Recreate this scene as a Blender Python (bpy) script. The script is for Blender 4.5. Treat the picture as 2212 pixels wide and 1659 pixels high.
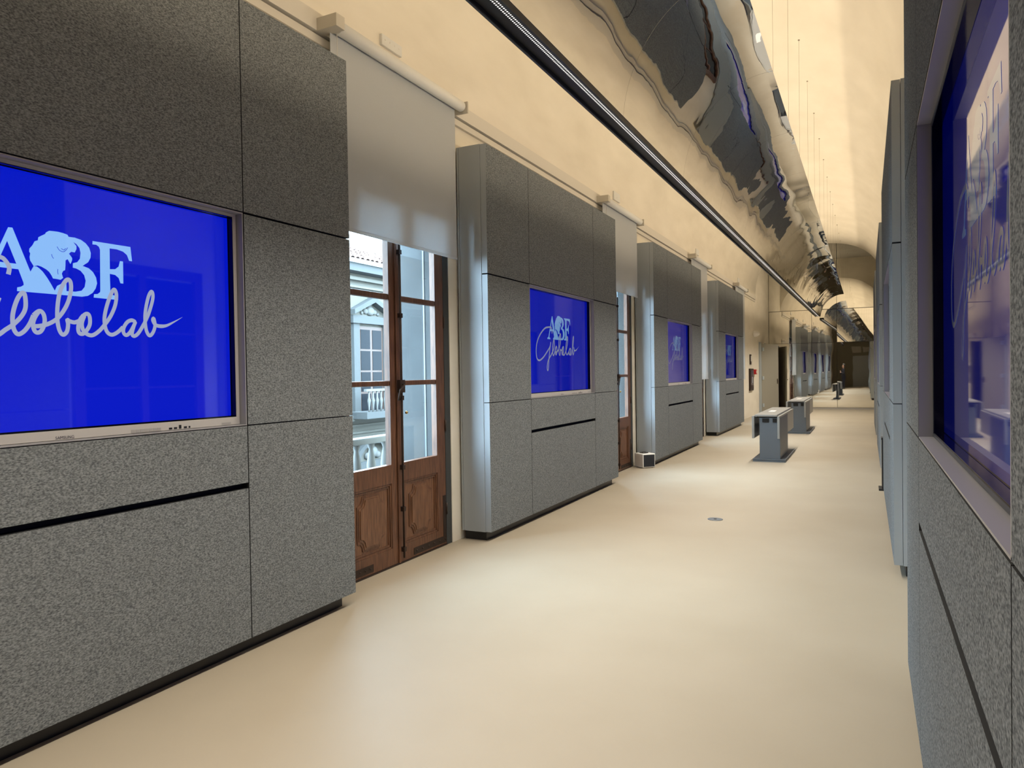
import bpy, bmesh, math, random
from mathutils import Vector, Matrix, noise

random.seed(7)
scene = bpy.context.scene
C = scene.collection
for o in list(bpy.data.objects):
    bpy.data.objects.remove(o)

# ------------------------------------------------------------------ camera
F_PX, YAW, PITCH, ROLL = 1534.0, math.radians(26.534), math.radians(-0.875), math.radians(-0.865)
cam_d = bpy.data.cameras.new('camera')
cam_d.sensor_width = 36.0
cam_d.lens = F_PX / 2212.0 * 36.0
cam_d.clip_start = 0.02
cam_d.clip_end = 300
cam = bpy.data.objects.new('camera', cam_d)
C.objects.link(cam)
fwd = Vector((-math.sin(YAW) * math.cos(PITCH), math.cos(YAW) * math.cos(PITCH), math.sin(PITCH)))
rgt = Vector((math.cos(YAW), math.sin(YAW), 0))
upv = rgt.cross(fwd)
r2 = rgt * math.cos(ROLL) + upv * math.sin(ROLL)
u2 = -rgt * math.sin(ROLL) + upv * math.cos(ROLL)
M = Matrix((r2, u2, -fwd)).transposed().to_4x4()
M.translation = Vector((0, 0, 1.5))
cam.matrix_world = M
scene.camera = cam

# ------------------------------------------------------------------ world, lights, exposure
WALL_L, WALL_R = -3.31, 0.488
Y_BACK, Y_END, Y_ARCH = -6.5, 28.6, 25.0
A_EDGE, WS, WC, GAP = 3.666, 0.878, 1.865, 1.867
W_CAB = 2 * WS + WC
PITCH_Y = W_CAB + GAP
Z0, Z1, Z2, Z3 = 0.084, 1.240, 2.386, 3.533

w = bpy.data.worlds.new('sky')
scene.world = w
w.use_nodes = True
bg = w.node_tree.nodes['Background']
bg.inputs[0].default_value = (0.60, 0.80, 1.0, 1)
bg.inputs[1].default_value = 31.0

def area(name, loc, direction, sx, sy, power, color, portal=False):
    d = bpy.data.lights.new(name, 'AREA')
    d.shape = 'RECTANGLE'
    d.size, d.size_y = sx, sy
    d.energy = power
    d.color = color
    if portal:
        d.cycles.is_portal = True
    o = bpy.data.objects.new(name, d)
    o.location = loc
    o.rotation_euler = Vector(direction).to_track_quat('-Z', 'Y').to_euler()
    C.objects.link(o)
    return o

GAPC = [A_EDGE + GAP / 2 + i * PITCH_Y for i in range(4)]       # centres of the window bays
for gy in GAPC:
    area('window_portal', (-3.78, gy, 1.45), (1, 0, 0), 1.6, 2.9, 1, (1, 1, 1), True)
WARM = (1.0, 0.81, 0.56)
WARM_POWER_TRACK, WARM_POWER_TOP, DOWN_POWER = 200, 162, 500
scene.view_settings.view_transform = 'Standard'
scene.view_settings.look = 'None'
scene.view_settings.gamma = 1
scene.view_settings.use_curve_mapping = False
scene.view_settings.exposure = 0.1

# ------------------------------------------------------------------ materials
def srgb(r, g, b):
    f = lambda c: (c / 255 / 12.92) if c / 255 <= 0.04045 else ((c / 255 + 0.055) / 1.055) ** 2.4
    return (f(r), f(g), f(b), 1)

def mat(name, color, rough=0.6, metal=0.0, emit=None, estr=0.0, coat=0.0, spec=0.5):
    m = bpy.data.materials.new(name)
    m.use_nodes = True
    b = m.node_tree.nodes['Principled BSDF']
    b.inputs['Base Color'].default_value = color
    b.inputs['Roughness'].default_value = rough
    b.inputs['Metallic'].default_value = metal
    b.inputs['Specular IOR Level'].default_value = spec
    b.inputs['Coat Weight'].default_value = coat
    if emit:
        b.inputs['Emission Color'].default_value = emit
        b.inputs['Emission Strength'].default_value = estr
    return m

def nodes(m):
    nt = m.node_tree
    return nt, nt.nodes['Principled BSDF'], nt.nodes.new, nt.links.new

def noise_col(m, c1, c2, scale, detail=4, stretch=(1, 1, 1), bump=0.0, bdist=0.01, lo=0.3, hi=0.7, rough_var=None):
    nt, b, N, L = nodes(m)
    tc = N('ShaderNodeTexCoord')
    mp = N('ShaderNodeMapping')
    mp.inputs['Scale'].default_value = stretch
    L(tc.outputs['Object'], mp.inputs[0])
    nz = N('ShaderNodeTexNoise')
    nz.inputs['Scale'].default_value = scale
    nz.inputs['Detail'].default_value = detail
    L(mp.outputs[0], nz.inputs[0])
    rp = N('ShaderNodeValToRGB')
    rp.color_ramp.elements[0].position = lo
    rp.color_ramp.elements[1].position = hi
    rp.color_ramp.elements[0].color = c1
    rp.color_ramp.elements[1].color = c2
    L(nz.outputs[0], rp.inputs[0])
    L(rp.outputs[0], b.inputs['Base Color'])
    if bump:
        bp = N('ShaderNodeBump')
        bp.inputs['Strength'].default_value = bump
        bp.inputs['Distance'].default_value = bdist
        L(nz.outputs[0], bp.inputs['Height'])
        L(bp.outputs[0], b.inputs['Normal'])
    return m

M_FABRIC = noise_col(mat('grey_melange_fabric', (0.2, 0.2, 0.19, 1), 1.0, spec=0.0),
                     (0.082, 0.091, 0.098, 1), (0.255, 0.275, 0.285, 1), 165, 4, (1, 0.6, 1.2), 0.10, 0.003, 0.33, 0.68)
M_LACQ = mat('grey_lacquer', (0.31, 0.34, 0.365, 1), 0.40)
M_CARC = mat('dark_carcass', (0.015, 0.016, 0.018, 1), 0.8)
M_PLINTH = mat('black_plinth', (0.006, 0.007, 0.010, 1), 0.35)
M_PLASTER = noise_col(mat('cream_plaster', (0.7, 0.62, 0.5, 1), 0.85, spec=0.2),
                      (0.66, 0.615, 0.53, 1), (0.74, 0.695, 0.61, 1), 2.2, 8, (1, 0.5, 1.6), 0.12, 0.01)
M_GREYWALL = noise_col(mat('grey_taupe_plaster', (0.4, 0.36, 0.3, 1), 0.85, spec=0.2),
                       (0.33, 0.315, 0.285, 1), (0.385, 0.37, 0.335, 1), 1.6, 7, (1, 1, 1), 0.08, 0.01)
M_TRIM = mat('cream_cornice', (0.60, 0.57, 0.51, 1), 0.8)
M_FLOOR = noise_col(mat('beige_resin_floor', (0.7, 0.6, 0.45, 1), 0.55, spec=0.35),
                    (0.325, 0.282, 0.216, 1), (0.355, 0.312, 0.245, 1), 1.1, 6, (1, 1, 1), 0.02, 0.01)
M_WOOD = noise_col(mat('walnut_door_wood', (0.12, 0.05, 0.025, 1), 0.45),
                   (0.060, 0.024, 0.012, 1), (0.150, 0.066, 0.033, 1), 9, 8, (6, 6, 0.7), 0.1, 0.004)
M_WOODP = noise_col(mat('walnut_panel_wood', (0.14, 0.06, 0.03, 1), 0.4),
                    (0.085, 0.036, 0.017, 1), (0.185, 0.085, 0.042, 1), 9, 8, (6, 7, 0.8), 0.1, 0.004)
M_IRON = mat('old_iron', (0.045, 0.03, 0.024, 1), 0.5, 0.6)
M_BLIND = noise_col(mat('white_blind_cloth', (0.52, 0.53, 0.53, 1), 0.9, spec=0.1),
                    (0.48, 0.50, 0.52, 1), (0.53, 0.55, 0.57, 1), 300, 2, (1, 1, 1), 0.05, 0.001)
def thin_cloth(m, amount, col):
    # woven blind cloth lets some of the daylight behind it through
    nt, b, N, L = nodes(m)
    tl = N('ShaderNodeBsdfTranslucent'); tl.inputs[0].default_value = col
    mx = N('ShaderNodeMixShader'); mx.inputs[0].default_value = amount
    out = nt.nodes['Material Output']
    L(b.outputs[0], mx.inputs[1]); L(tl.outputs[0], mx.inputs[2]); L(mx.outputs[0], out.inputs[0])
thin_cloth(M_BLIND, 0.22, (0.75, 0.78, 0.8, 1))
M_WHITE = mat('white_paint', (0.62, 0.62, 0.60, 1), 0.5)
M_BOXP = mat('putty_bracket', (0.45, 0.42, 0.36, 1), 0.6)
M_BLACK = mat('black_satin', (0.004, 0.004, 0.005, 1), 0.4)
M_CHAN = mat('dark_grey_aluminium', (0.07, 0.08, 0.09, 1), 0.35, 0.6)
M_LED = mat('led_dot', (1, 1, 1, 1), 0.5, emit=(1, 0.97, 0.92, 1), estr=1.3)
M_WIRE = mat('steel_wire', (0.30, 0.26, 0.20, 1), 0.4, 0.3)
M_SCRFRAME = mat('silver_display_frame', (0.46, 0.44, 0.42, 1), 0.38)
M_BEZEL = mat('black_glass_bezel', (0.002, 0.002, 0.003, 1), 0.08)
def lcd(name, col):
    # LCD behind cover glass: the panel loses brightness at steep viewing angles, the glass reflects
    m = mat(name, (0.004, 0.006, 0.02, 1), 0.3, emit=col, estr=1.0, coat=1.0)
    nt, b, N, L = nodes(m)
    b.inputs['Coat Roughness'].default_value = 0.03
    b.inputs['Coat IOR'].default_value = 1.6
    b.inputs['Specular IOR Level'].default_value = 0.0
    lw = N('ShaderNodeLayerWeight'); lw.inputs[0].default_value = 0.5
    pw = N('ShaderNodeMath'); pw.operation = 'POWER'; pw.inputs[1].default_value = 1.7
    ma = N('ShaderNodeMath'); ma.operation = 'MULTIPLY_ADD'; ma.inputs[1].default_value = -0.97; ma.inputs[2].default_value = 1.0
    L(lw.outputs['Facing'], pw.inputs[0]); L(pw.outputs[0], ma.inputs[0]); L(ma.outputs[0], b.inputs['Emission Strength'])
    return m
M_SCREEN = lcd('blue_lit_screen', srgb(0, 20, 200))
M_LOGOW = lcd('pale_blue_logo', srgb(140, 190, 250))
M_LOGOG = lcd('grey_script_logo', srgb(160, 168, 195))
M_LOGOB = lcd('blue_logo_line', srgb(0, 20, 200))
M_PORT = mat('dark_ports', (0.01, 0.01, 0.012, 1), 0.4)
M_BTN = mat('grey_buttons', (0.33, 0.32, 0.31, 1), 0.4)
M_TEXT = mat('dark_print', (0.01, 0.01, 0.03, 1), 0.6)
M_TABLE = mat('slate_blue_metal', (0.105, 0.125, 0.15, 1), 0.45)
M_TOP = mat('pale_grey_laminate', (0.27, 0.275, 0.27, 1), 0.3)
M_RED = mat('red_plastic', (0.42, 0.012, 0.02, 1), 0.4)
M_MAROON = mat('dark_red_glass', (0.05, 0.008, 0.012, 1), 0.12)
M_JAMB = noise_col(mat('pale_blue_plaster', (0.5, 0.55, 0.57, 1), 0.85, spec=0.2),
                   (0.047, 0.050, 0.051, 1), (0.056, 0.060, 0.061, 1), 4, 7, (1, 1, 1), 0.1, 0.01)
M_FAC = mat('cream_facade', (0.095, 0.090, 0.076, 1), 0.9)
M_FACB = mat('blue_grey_stone', (0.048, 0.051, 0.051, 1), 0.9)
M_TILE = noise_col(mat('terracotta_tile', (0.5, 0.3, 0.22, 1), 0.9), (0.085, 0.040, 0.030, 1), (0.13, 0.08, 0.062, 1), 9, 5)
M_FWIN = mat('far_window_glass', (0.004, 0.006, 0.009, 1), 0.3, spec=0.06)
M_FSTONE = mat('white_stone', (0.10, 0.10, 0.094, 1), 0.8)
M_FWOOD = mat('far_window_wood', (0.055, 0.030, 0.021, 1), 0.6)
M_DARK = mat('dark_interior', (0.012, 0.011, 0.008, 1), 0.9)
M_BACKW = mat('dark_brown_end_wall', (0.17, 0.16, 0.125, 1), 0.8)
M_SKIN = mat('skin', (0.55, 0.33, 0.24, 1), 0.55)
M_SUIT = noise_col(mat('navy_suit', (0.01, 0.012, 0.025, 1), 0.85), (0.008, 0.010, 0.020, 1), (0.016, 0.02, 0.036, 1), 60, 3)
M_HAIR = mat('dark_hair', (0.012, 0.009, 0.007, 1), 0.6)
M_DOORG = mat('grey_door_leaf', (0.30, 0.285, 0.24, 1), 0.6)
M_STEEL = mat('pale_steel', (0.42, 0.48, 0.53, 1), 0.35, 0.2)
M_SPKW = mat('white_speaker_shell', (0.75, 0.73, 0.70, 1), 0.35)
M_GRILLE = noise_col(mat('navy_black_grille', (0.008, 0.011, 0.018, 1), 0.7), (0.005, 0.007, 0.012, 1), (0.02, 0.024, 0.035, 1), 400, 2)

def mirror_mat(name, color, wave_scale, strength, stretch, dist):
    m = mat(name, color, 0.015, 1.0)
    nt, b, N, L = nodes(m)
    tc = N('ShaderNodeTexCoord')
    mp = N('ShaderNodeMapping')
    mp.inputs['Scale'].default_value = stretch
    L(tc.outputs['Object'], mp.inputs[0])
    nz = N('ShaderNodeTexNoise')
    nz.inputs['Scale'].default_value = wave_scale
    nz.inputs['Detail'].default_value = 2
    L(mp.outputs[0], nz.inputs[0])
    bp = N('ShaderNodeBump')
    bp.inputs['Strength'].default_value = strength
    bp.inputs['Distance'].default_value = dist
    L(nz.outputs[0], bp.inputs['Height'])
    L(bp.outputs[0], b.inputs['Normal'])
    return m
M_MIRROR = mirror_mat('polished_mirror_sheet', (0.80, 0.79, 0.76, 1), 3.0, 0.08, (1, 1, 1), 0.02)
M_MIRWALL = mirror_mat('mirror_film', (0.86, 0.85, 0.80, 1), 0.9, 0.10, (1, 1, 0.8), 0.02)

def glass_mat():
    m = bpy.data.materials.new('window_glass')
    m.use_nodes = True
    nt = m.node_tree
    nt.nodes.clear()
    N, L = nt.nodes.new, nt.links.new
    out = N('ShaderNodeOutputMaterial')
    mx = N('ShaderNodeMixShader')
    tr = N('ShaderNodeBsdfTransparent')
    tr.inputs[0].default_value = (0.93, 0.97, 0.97, 1)
    gl = N('ShaderNodeBsdfGlossy')
    gl.inputs['Roughness'].default_value = 0.02
    lw = N('ShaderNodeLayerWeight')
    lw.inputs[0].default_value = 0.5
    pw = N('ShaderNodeMath'); pw.operation = 'POWER'; pw.inputs[1].default_value = 5
    fr = N('ShaderNodeMath'); fr.operation = 'MULTIPLY_ADD'; fr.inputs[1].default_value = 0.9; fr.inputs[2].default_value = 0.05
    L(lw.outputs['Facing'], pw.inputs[0]); L(pw.outputs[0], fr.inputs[0])
    L(fr.outputs[0], mx.inputs[0]); L(tr.outputs[0], mx.inputs[1]); L(gl.outputs[0], mx.inputs[2])
    L(mx.outputs[0], out.inputs[0])
    return m
M_GLASS = glass_mat()

# ------------------------------------------------------------------ helpers
def bx(bm, x0, x1, y0, y1, z0, z1, mi=0, front=None):
    vs = [bm.verts.new((x, y, z)) for x in (x0, x1) for y in (y0, y1) for z in (z0, z1)]
    quads = [(0, 1, 3, 2), (4, 6, 7, 5), (0, 4, 5, 1), (2, 3, 7, 6), (0, 2, 6, 4), (1, 5, 7, 3)]
    for k, q in enumerate(quads):
        f = bm.faces.new([vs[i] for i in q])
        f.material_index = mi
        if front is not None and k == 1:
            f.material_index = front
    return vs

def bevel(bm, w, seg=2):
    bmesh.ops.bevel(bm, geom=list(bm.edges), offset=w, segments=seg, profile=0.6, affect='EDGES')

def obj(name, bm, mats, parent=None, loc=None, smooth=False):
    me = bpy.data.meshes.new(name)
    bmesh.ops.recalc_face_normals(bm, faces=list(bm.faces))
    bm.to_mesh(me)
    bm.free()
    if not isinstance(mats, (list, tuple)):
        mats = [mats]
    for m in mats:
        me.materials.append(m)
    if smooth:
        for p in me.polygons:
            p.use_smooth = True
    o = bpy.data.objects.new(name, me)
    C.objects.link(o)
    if parent:
        o.parent = parent
    if loc:
        o.location = loc
    return o

def boxo(name, b, m, parent=None, bev=0.0, loc=None):
    bm = bmesh.new()
    bx(bm, *b)
    if bev:
        bevel(bm, bev)
    return obj(name, bm, m, parent, loc)

def thing(name, label, cat, loc=(0, 0, 0), rotz=0, group=None, kind=None):
    o = bpy.data.objects.new(name, None)
    o.empty_display_size = 0.1
    C.objects.link(o)
    o.location = loc
    o.rotation_euler = (0, 0, rotz)
    tag(o, label, cat, group, kind)
    return o

def tag(o, label, cat=None, group=None, kind=None):
    if label: o['label'] = label
    if cat: o['category'] = cat
    if group: o['group'] = group
    if kind: o['kind'] = kind
    return o

def copy_tree(o, parent=None):
    c = o.copy()
    C.objects.link(c)
    c.parent = parent
    for ch in list(o.children):
        copy_tree(ch, c)
    return c

def struct(name, bm, m, label=None):
    o = obj(name, bm, m)
    o['kind'] = 'structure'
    if label: o['label'] = label
    return o

def tube(bm, pts, r, n=8, mi=0, cap=True):
    rings = []
    for i, p in enumerate(pts):
        p = Vector(p)
        a = Vector(pts[max(i - 1, 0)]); b = Vector(pts[min(i + 1, len(pts) - 1)])
        d = (b - a).normalized()
        s = d.cross(Vector((0, 0, 1)))
        if s.length < 1e-3: s = d.cross(Vector((1, 0, 0)))
        s.normalize(); t = d.cross(s)
        rr = r[i] if isinstance(r, (list, tuple)) else r
        rings.append([bm.verts.new(p + s * rr * math.cos(2 * math.pi * k / n) + t * rr * math.sin(2 * math.pi * k / n)) for k in range(n)])
    for a, b in zip(rings, rings[1:]):
        for k in range(n):
            f = bm.faces.new((a[k], a[(k + 1) % n], b[(k + 1) % n], b[k])); f.material_index = mi; f.smooth = True
    if cap:
        bm.faces.new(rings[0][::-1]).material_index = mi
        bm.faces.new(rings[-1]).material_index = mi

def lathe(bm, prof, n=16, cx=0, cy=0):
    rings = [[bm.verts.new((cx + r * math.cos(2 * math.pi * k / n), cy + r * math.sin(2 * math.pi * k / n), z)) for k in range(n)] for r, z in prof]
    for a, b in zip(rings, rings[1:]):
        for k in range(n):
            f = bm.faces.new((a[k], a[(k + 1) % n], b[(k + 1) % n], b[k])); f.smooth = True
    bm.faces.new(rings[0][::-1]); bm.faces.new(rings[-1])

# ------------------------------------------------------------------ setting
bm = bmesh.new()
bx(bm, WALL_L - 0.46, WALL_R, Y_BACK, Y_END, -0.06, 0)
struct('floor', bm, M_FLOOR, 'beige seamless resin floor')

DOOR_TOP = 2.95
OPEN_HALF = 0.80
DY0, DY1, DH = 25.95, 27.15, 2.40           # service doorway at the far end
bm = bmesh.new()
xa, xb = WALL_L - 0.45, WALL_L
ZT = 3.93
cuts = [(g - OPEN_HALF, g + OPEN_HALF, DOOR_TOP) for g in GAPC] + [(DY0, DY1, DH)]
y = Y_BACK
for c0, c1, ct in cuts:
    bx(bm, xa, xb, y, c0, 0, ZT)
    bx(bm, xa, xb, c0, c1, ct, ZT)
    y = c1
bx(bm, xa, xb, y, Y_END, 0, ZT)
bx(bm, xa, xb, Y_ARCH, Y_END, ZT, 6.3)
struct('wall_left', bm, M_PLASTER, 'cream plaster wall with tall window doors')
bm = bmesh.new()
bx(bm, WALL_R, WALL_R + 0.3, Y_BACK, Y_END, 0, ZT)
bx(bm, WALL_R, WALL_R + 0.3, Y_ARCH, Y_END, ZT, 6.3)
struct('wall_right', bm, M_PLASTER, 'cream plaster wall behind the right-hand cabinets')
bm = bmesh.new()
bx(bm, WALL_L - 0.45, WALL_R + 0.3, Y_END, Y_END + 0.2, 0, 6.3)
struct('wall_far', bm, M_GREYWALL, 'end wall behind the mirrors')

# vault
def vault_z(X):
    t = min(1.0, abs((X + 1.411) / 1.899))
    return 3.90 + 1.62 * (1 - t ** 2.6) ** (1 / 2.6)
prof = []
NV = 56
for i in range(NV + 1):
    a = math.pi * i / NV
    t = -math.cos(a)
    X = -1.411 + 1.899 * (abs(t) ** 0.86 * (1 if t > 0 else -1))
    prof.append((X, vault_z(X)))
bm = bmesh.new()
rows = []
for yy in (Y_BACK, 5, 15, Y_ARCH):
    rows.append([bm.verts.new((x, yy, z)) for x, z in prof])
for a, b in zip(rows, rows[1:]):
    for i in range(NV):
        bm.faces.new((a[i], a[i + 1], b[i + 1], b[i])).smooth = True
# end face of the vault at the arch, and its upper side
o1 = rows[-1]
o2 = [bm.verts.new((v.co.x, Y_ARCH, 6.3)) for v in o1]
for i in range(NV):
    bm.faces.new((o1[i], o1[i + 1], o2[i + 1], o2[i]))
struct('ceiling', bm, M_PLASTER, 'cream plaster barrel vault')
bm = bmesh.new()
bx(bm, WALL_L - 0.45, WALL_R + 0.3, Y_ARCH - 0.01, Y_END + 0.2, 6.3, 6.4)
o = struct('ceiling_bay', bm, M_GREYWALL, 'dark raised bay above the end mirrors')

for n_, (x0, sgn) in enumerate(((WALL_L, 1), (WALL_R, -1)), 1):
    bm = bmesh.new()
    for d, za, zb in ((0.030, 3.735, 3.79), (0.048, 3.805, 3.93)):
        x1 = x0 + sgn * d
        bx(bm, min(x0, x1), max(x0, x1), Y_BACK, 24.7, za, zb)
    bm2 = bm
    struct('trim_%d' % n_, bm2, M_TRIM, 'stepped plaster cornice below the vault')

# wall behind the camera (seen only in the mirrors)
bm = bmesh.new()
bx(bm, WALL_L - 0.45, WALL_R + 0.3, Y_BACK - 0.2, Y_BACK, 0, 6.0)
struct('wall_back', bm, M_BACKW, 'dark brown end wall behind the viewpoint')
dr = thing('door_6', 'grey panelled door in the dark end wall', None, (-0.35, Y_BACK + 0.02, 0), kind='structure')
boxo('door_leaf', (-0.65, 0.65, 0, 0.05, 0, 2.45), M_LACQ, dr, 0.006)
boxo('door_frame', (-0.75, -0.66, 0, 0.07, 0, 2.55), M_BACKW, dr)
boxo('door_frame', (0.66, 0.75, 0, 0.07, 0, 2.55), M_BACKW, dr)
for k in (-0.36, 0.36):
    boxo('overdoor_panel', (k - 0.30, k + 0.30, 0, 0.04, 2.75, 3.20), M_GREYWALL, dr, 0.01)

# ------------------------------------------------------------------ cabinets
def make_cabinet():
    t = thing('screen_cabinet', '', 'cabinet')
    FR, TH = 0.319, 0.055
    xb_ = FR - TH
    g = 0.0032
    # carcass and lacquered sides
    bm = bmesh.new()
    bx(bm, 0.03, 0.18, 0.02, W_CAB - 0.02, Z0, Z3 - 0.01)
    bx(bm, 0.18, xb_ - 0.004, 0.02, WS - 0.02, Z0, Z3 - 0.01)
    bx(bm, 0.18, xb_ - 0.004, WS + WC + 0.02, W_CAB - 0.02, Z0, Z3 - 0.01)
    bx(bm, 0.18, xb_ - 0.004, WS - 0.02, WS + WC + 0.02, Z0, Z1 - 0.02)
    bx(bm, 0.18, xb_ - 0.004, WS - 0.02, WS + WC + 0.02, Z2 + 0.02, Z3 - 0.01)
    obj('carcass', bm, M_CARC, t)
    for a in (0.0, W_CAB - 0.019):
        boxo('side_panel', (0.042, xb_ - 0.003, a, a + 0.019, Z0, Z3), M_LACQ, t, 0.0015)
        boxo('rear_filler', (0.022, 0.039, a, a + 0.019, Z0, Z3), M_LACQ, t, 0.0015)
    boxo('top_panel', (0.022, xb_ - 0.003, 0.02, W_CAB - 0.02, Z3 - 0.009, Z3), M_LACQ, t)
    # reveal around the display
    ra, rb = WS + g, WS + WC - g
    bm = bmesh.new()
    bx(bm, 0.182, FR - 0.001, ra, ra + 0.006, Z1, Z2 - 0.004)
    bx(bm, 0.182, FR - 0.001, rb - 0.006, rb, Z1, Z2 - 0.004)
    bx(bm, 0.182, FR - 0.001, ra, rb, Z2 - 0.009, Z2 - 0.003)
    bx(bm, 0.182, FR - 0.001, ra, rb, Z1 + 0.001, Z1 + 0.006)
    obj('screen_reveal', bm, mat_once('reveal_lacquer'), t)
    # fabric panels: lacquered edge, cloth face
    ya = [0, WS, WS + WC, W_CAB]
    def panel(y0, y1, z0, z1):
        bm = bmesh.new()
        bx(bm, xb_, FR, y0 + g, y1 - g, z0 + g, z1 - g, 0, 1)
        bm.normal_update()
        for f in bm.faces:
            c = f.calc_center_median()
            if f.material_index == 0 and not (c.y < 0.01 or c.y > W_CAB - 0.01 or c.z > Z3 - 0.01 or c.z < Z0 + 0.01):
                if abs(c.x - (xb_ + FR) / 2) < 0.001:
                    f.material_index = 2              # inner joint faces: gap shade painted in with the dark carcass colour
        obj('fabric_panel', bm, [M_LACQ, M_FABRIC, M_CARC], t)
    for i in range(3):
        panel(ya[i], ya[i + 1], Z2, Z3)
    for i in (0, 2):
        panel(ya[i], ya[i + 1], Z1, Z2 - 0.005)
        panel(ya[i], ya[i + 1], Z0, Z1)
    panel(ya[1], ya[2], 0.928, Z1)
    panel(ya[1], ya[2], Z0, 0.903)
    boxo('plinth', (0.03, 0.243, 0.05, W_CAB - 0.05, 0, Z0), M_PLINTH, t)
    return t

_mats = {}
def mat_once(n):
    if n not in _mats:
        _mats[n] = mat(n, (0.27, 0.27, 0.285, 1), 0.35)
    return _mats[n]

# --- logo outlines, in metres on the display face
S2 = lambda L: [(1.031 * (a + 0.2675) - 0.2105, b + 0.03) for a, b in L]
LOGO_BODY = [(-0.2185,0.868),(-0.2025,0.869),(-0.1385,0.702),(-0.1255,0.726),(-0.1135,0.726),(-0.1025,0.719),(-0.0895,0.707),(-0.0725,0.684),(-0.0585,0.661),(-0.0435,0.634),(-0.0335,0.655),(-0.0155,0.666),(0.0055,0.672),(0.0055,0.637),(0.0435,0.638),(0.0705,0.645),(0.0845,0.663),(0.0895,0.69),(0.0835,0.713),(0.0685,0.73),(0.0495,0.738),(0.0345,0.74),(0.0355,0.759),(0.0545,0.766),(0.0665,0.783),(0.0695,0.808),(0.0655,0.828),(0.0525,0.843),(0.0395,0.85),(0.0195,0.869),(0.0455,0.87),(0.0725,0.865),(0.0935,0.853),(0.1085,0.836),(0.1155,0.814),(0.1135,0.793),(0.1025,0.772),(0.0775,0.753),(0.1045,0.746),(0.1235,0.731),(0.1365,0.709),(0.1405,0.684),(0.1335,0.661),(0.1195,0.64),(0.0975,0.625),(0.0705,0.619),(0.0205,0.619),(-0.1915,0.618),(-0.1905,0.633),(-0.1765,0.637),(-0.1655,0.645),(-0.1665,0.655),(-0.1845,0.706),(-0.1915,0.727),(-0.2235,0.813)]
LOGO_AL = [(-0.2185,0.868),(-0.2235,0.813),(-0.293,0.645),(-0.288,0.636),(-0.268,0.633),(-0.268,0.618),(-0.345,0.618),(-0.345,0.633),(-0.325,0.637),(-0.312,0.648)]
LOGO_ABAR = [(-0.258,0.727),(-0.1915,0.727),(-0.1845,0.706),(-0.2665,0.706)]
LOGO_HEAD = [(0.0195,0.869),(0.0155,0.877),(-0.0025,0.881),(-0.0245,0.883),(-0.0465,0.882),(-0.0605,0.881),(-0.0745,0.871),(-0.0765,0.865),(-0.0925,0.855),(-0.1045,0.847),(-0.1065,0.834),(-0.1195,0.828),(-0.1285,0.81),(-0.1405,0.795),(-0.1415,0.783),(-0.1375,0.776),(-0.1405,0.761),(-0.1385,0.747),(-0.1315,0.736),(-0.1255,0.726),(-0.1095,0.731),(-0.0955,0.728),(-0.0765,0.719),(-0.0645,0.71),(-0.0545,0.695),(-0.0495,0.684),(-0.0365,0.684),(-0.0185,0.682),(-0.0075,0.691),(-0.0125,0.709),(-0.0065,0.721),(0.0015,0.725),(0.0035,0.744),(0.0045,0.767),(0.0135,0.773),(0.0245,0.754),(0.0285,0.762),(0.0325,0.772),(0.0325,0.781),(0.0245,0.792),(0.0195,0.797),(0.0295,0.807),(0.0445,0.806),(0.0525,0.822),(0.0525,0.835),(0.0435,0.845),(0.0395,0.85)]
LOGO_F = [(0.1245,0.868),(0.3035,0.869),(0.3105,0.804),(0.2955,0.804),(0.2855,0.829),(0.2665,0.842),(0.2365,0.848),(0.2025,0.847),(0.2015,0.754),(0.2265,0.757),(0.2435,0.771),(0.2505,0.797),(0.2655,0.797),(0.2645,0.696),(0.2505,0.696),(0.2425,0.719),(0.2255,0.731),(0.2005,0.733),(0.2015,0.655),(0.2085,0.64),(0.2375,0.635),(0.2375,0.619),(0.1235,0.62),(0.1255,0.635),(0.1415,0.637),(0.1535,0.647),(0.1545,0.655),(0.1575,0.834),(0.1525,0.847),(0.1405,0.854),(0.1235,0.853)]
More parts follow.
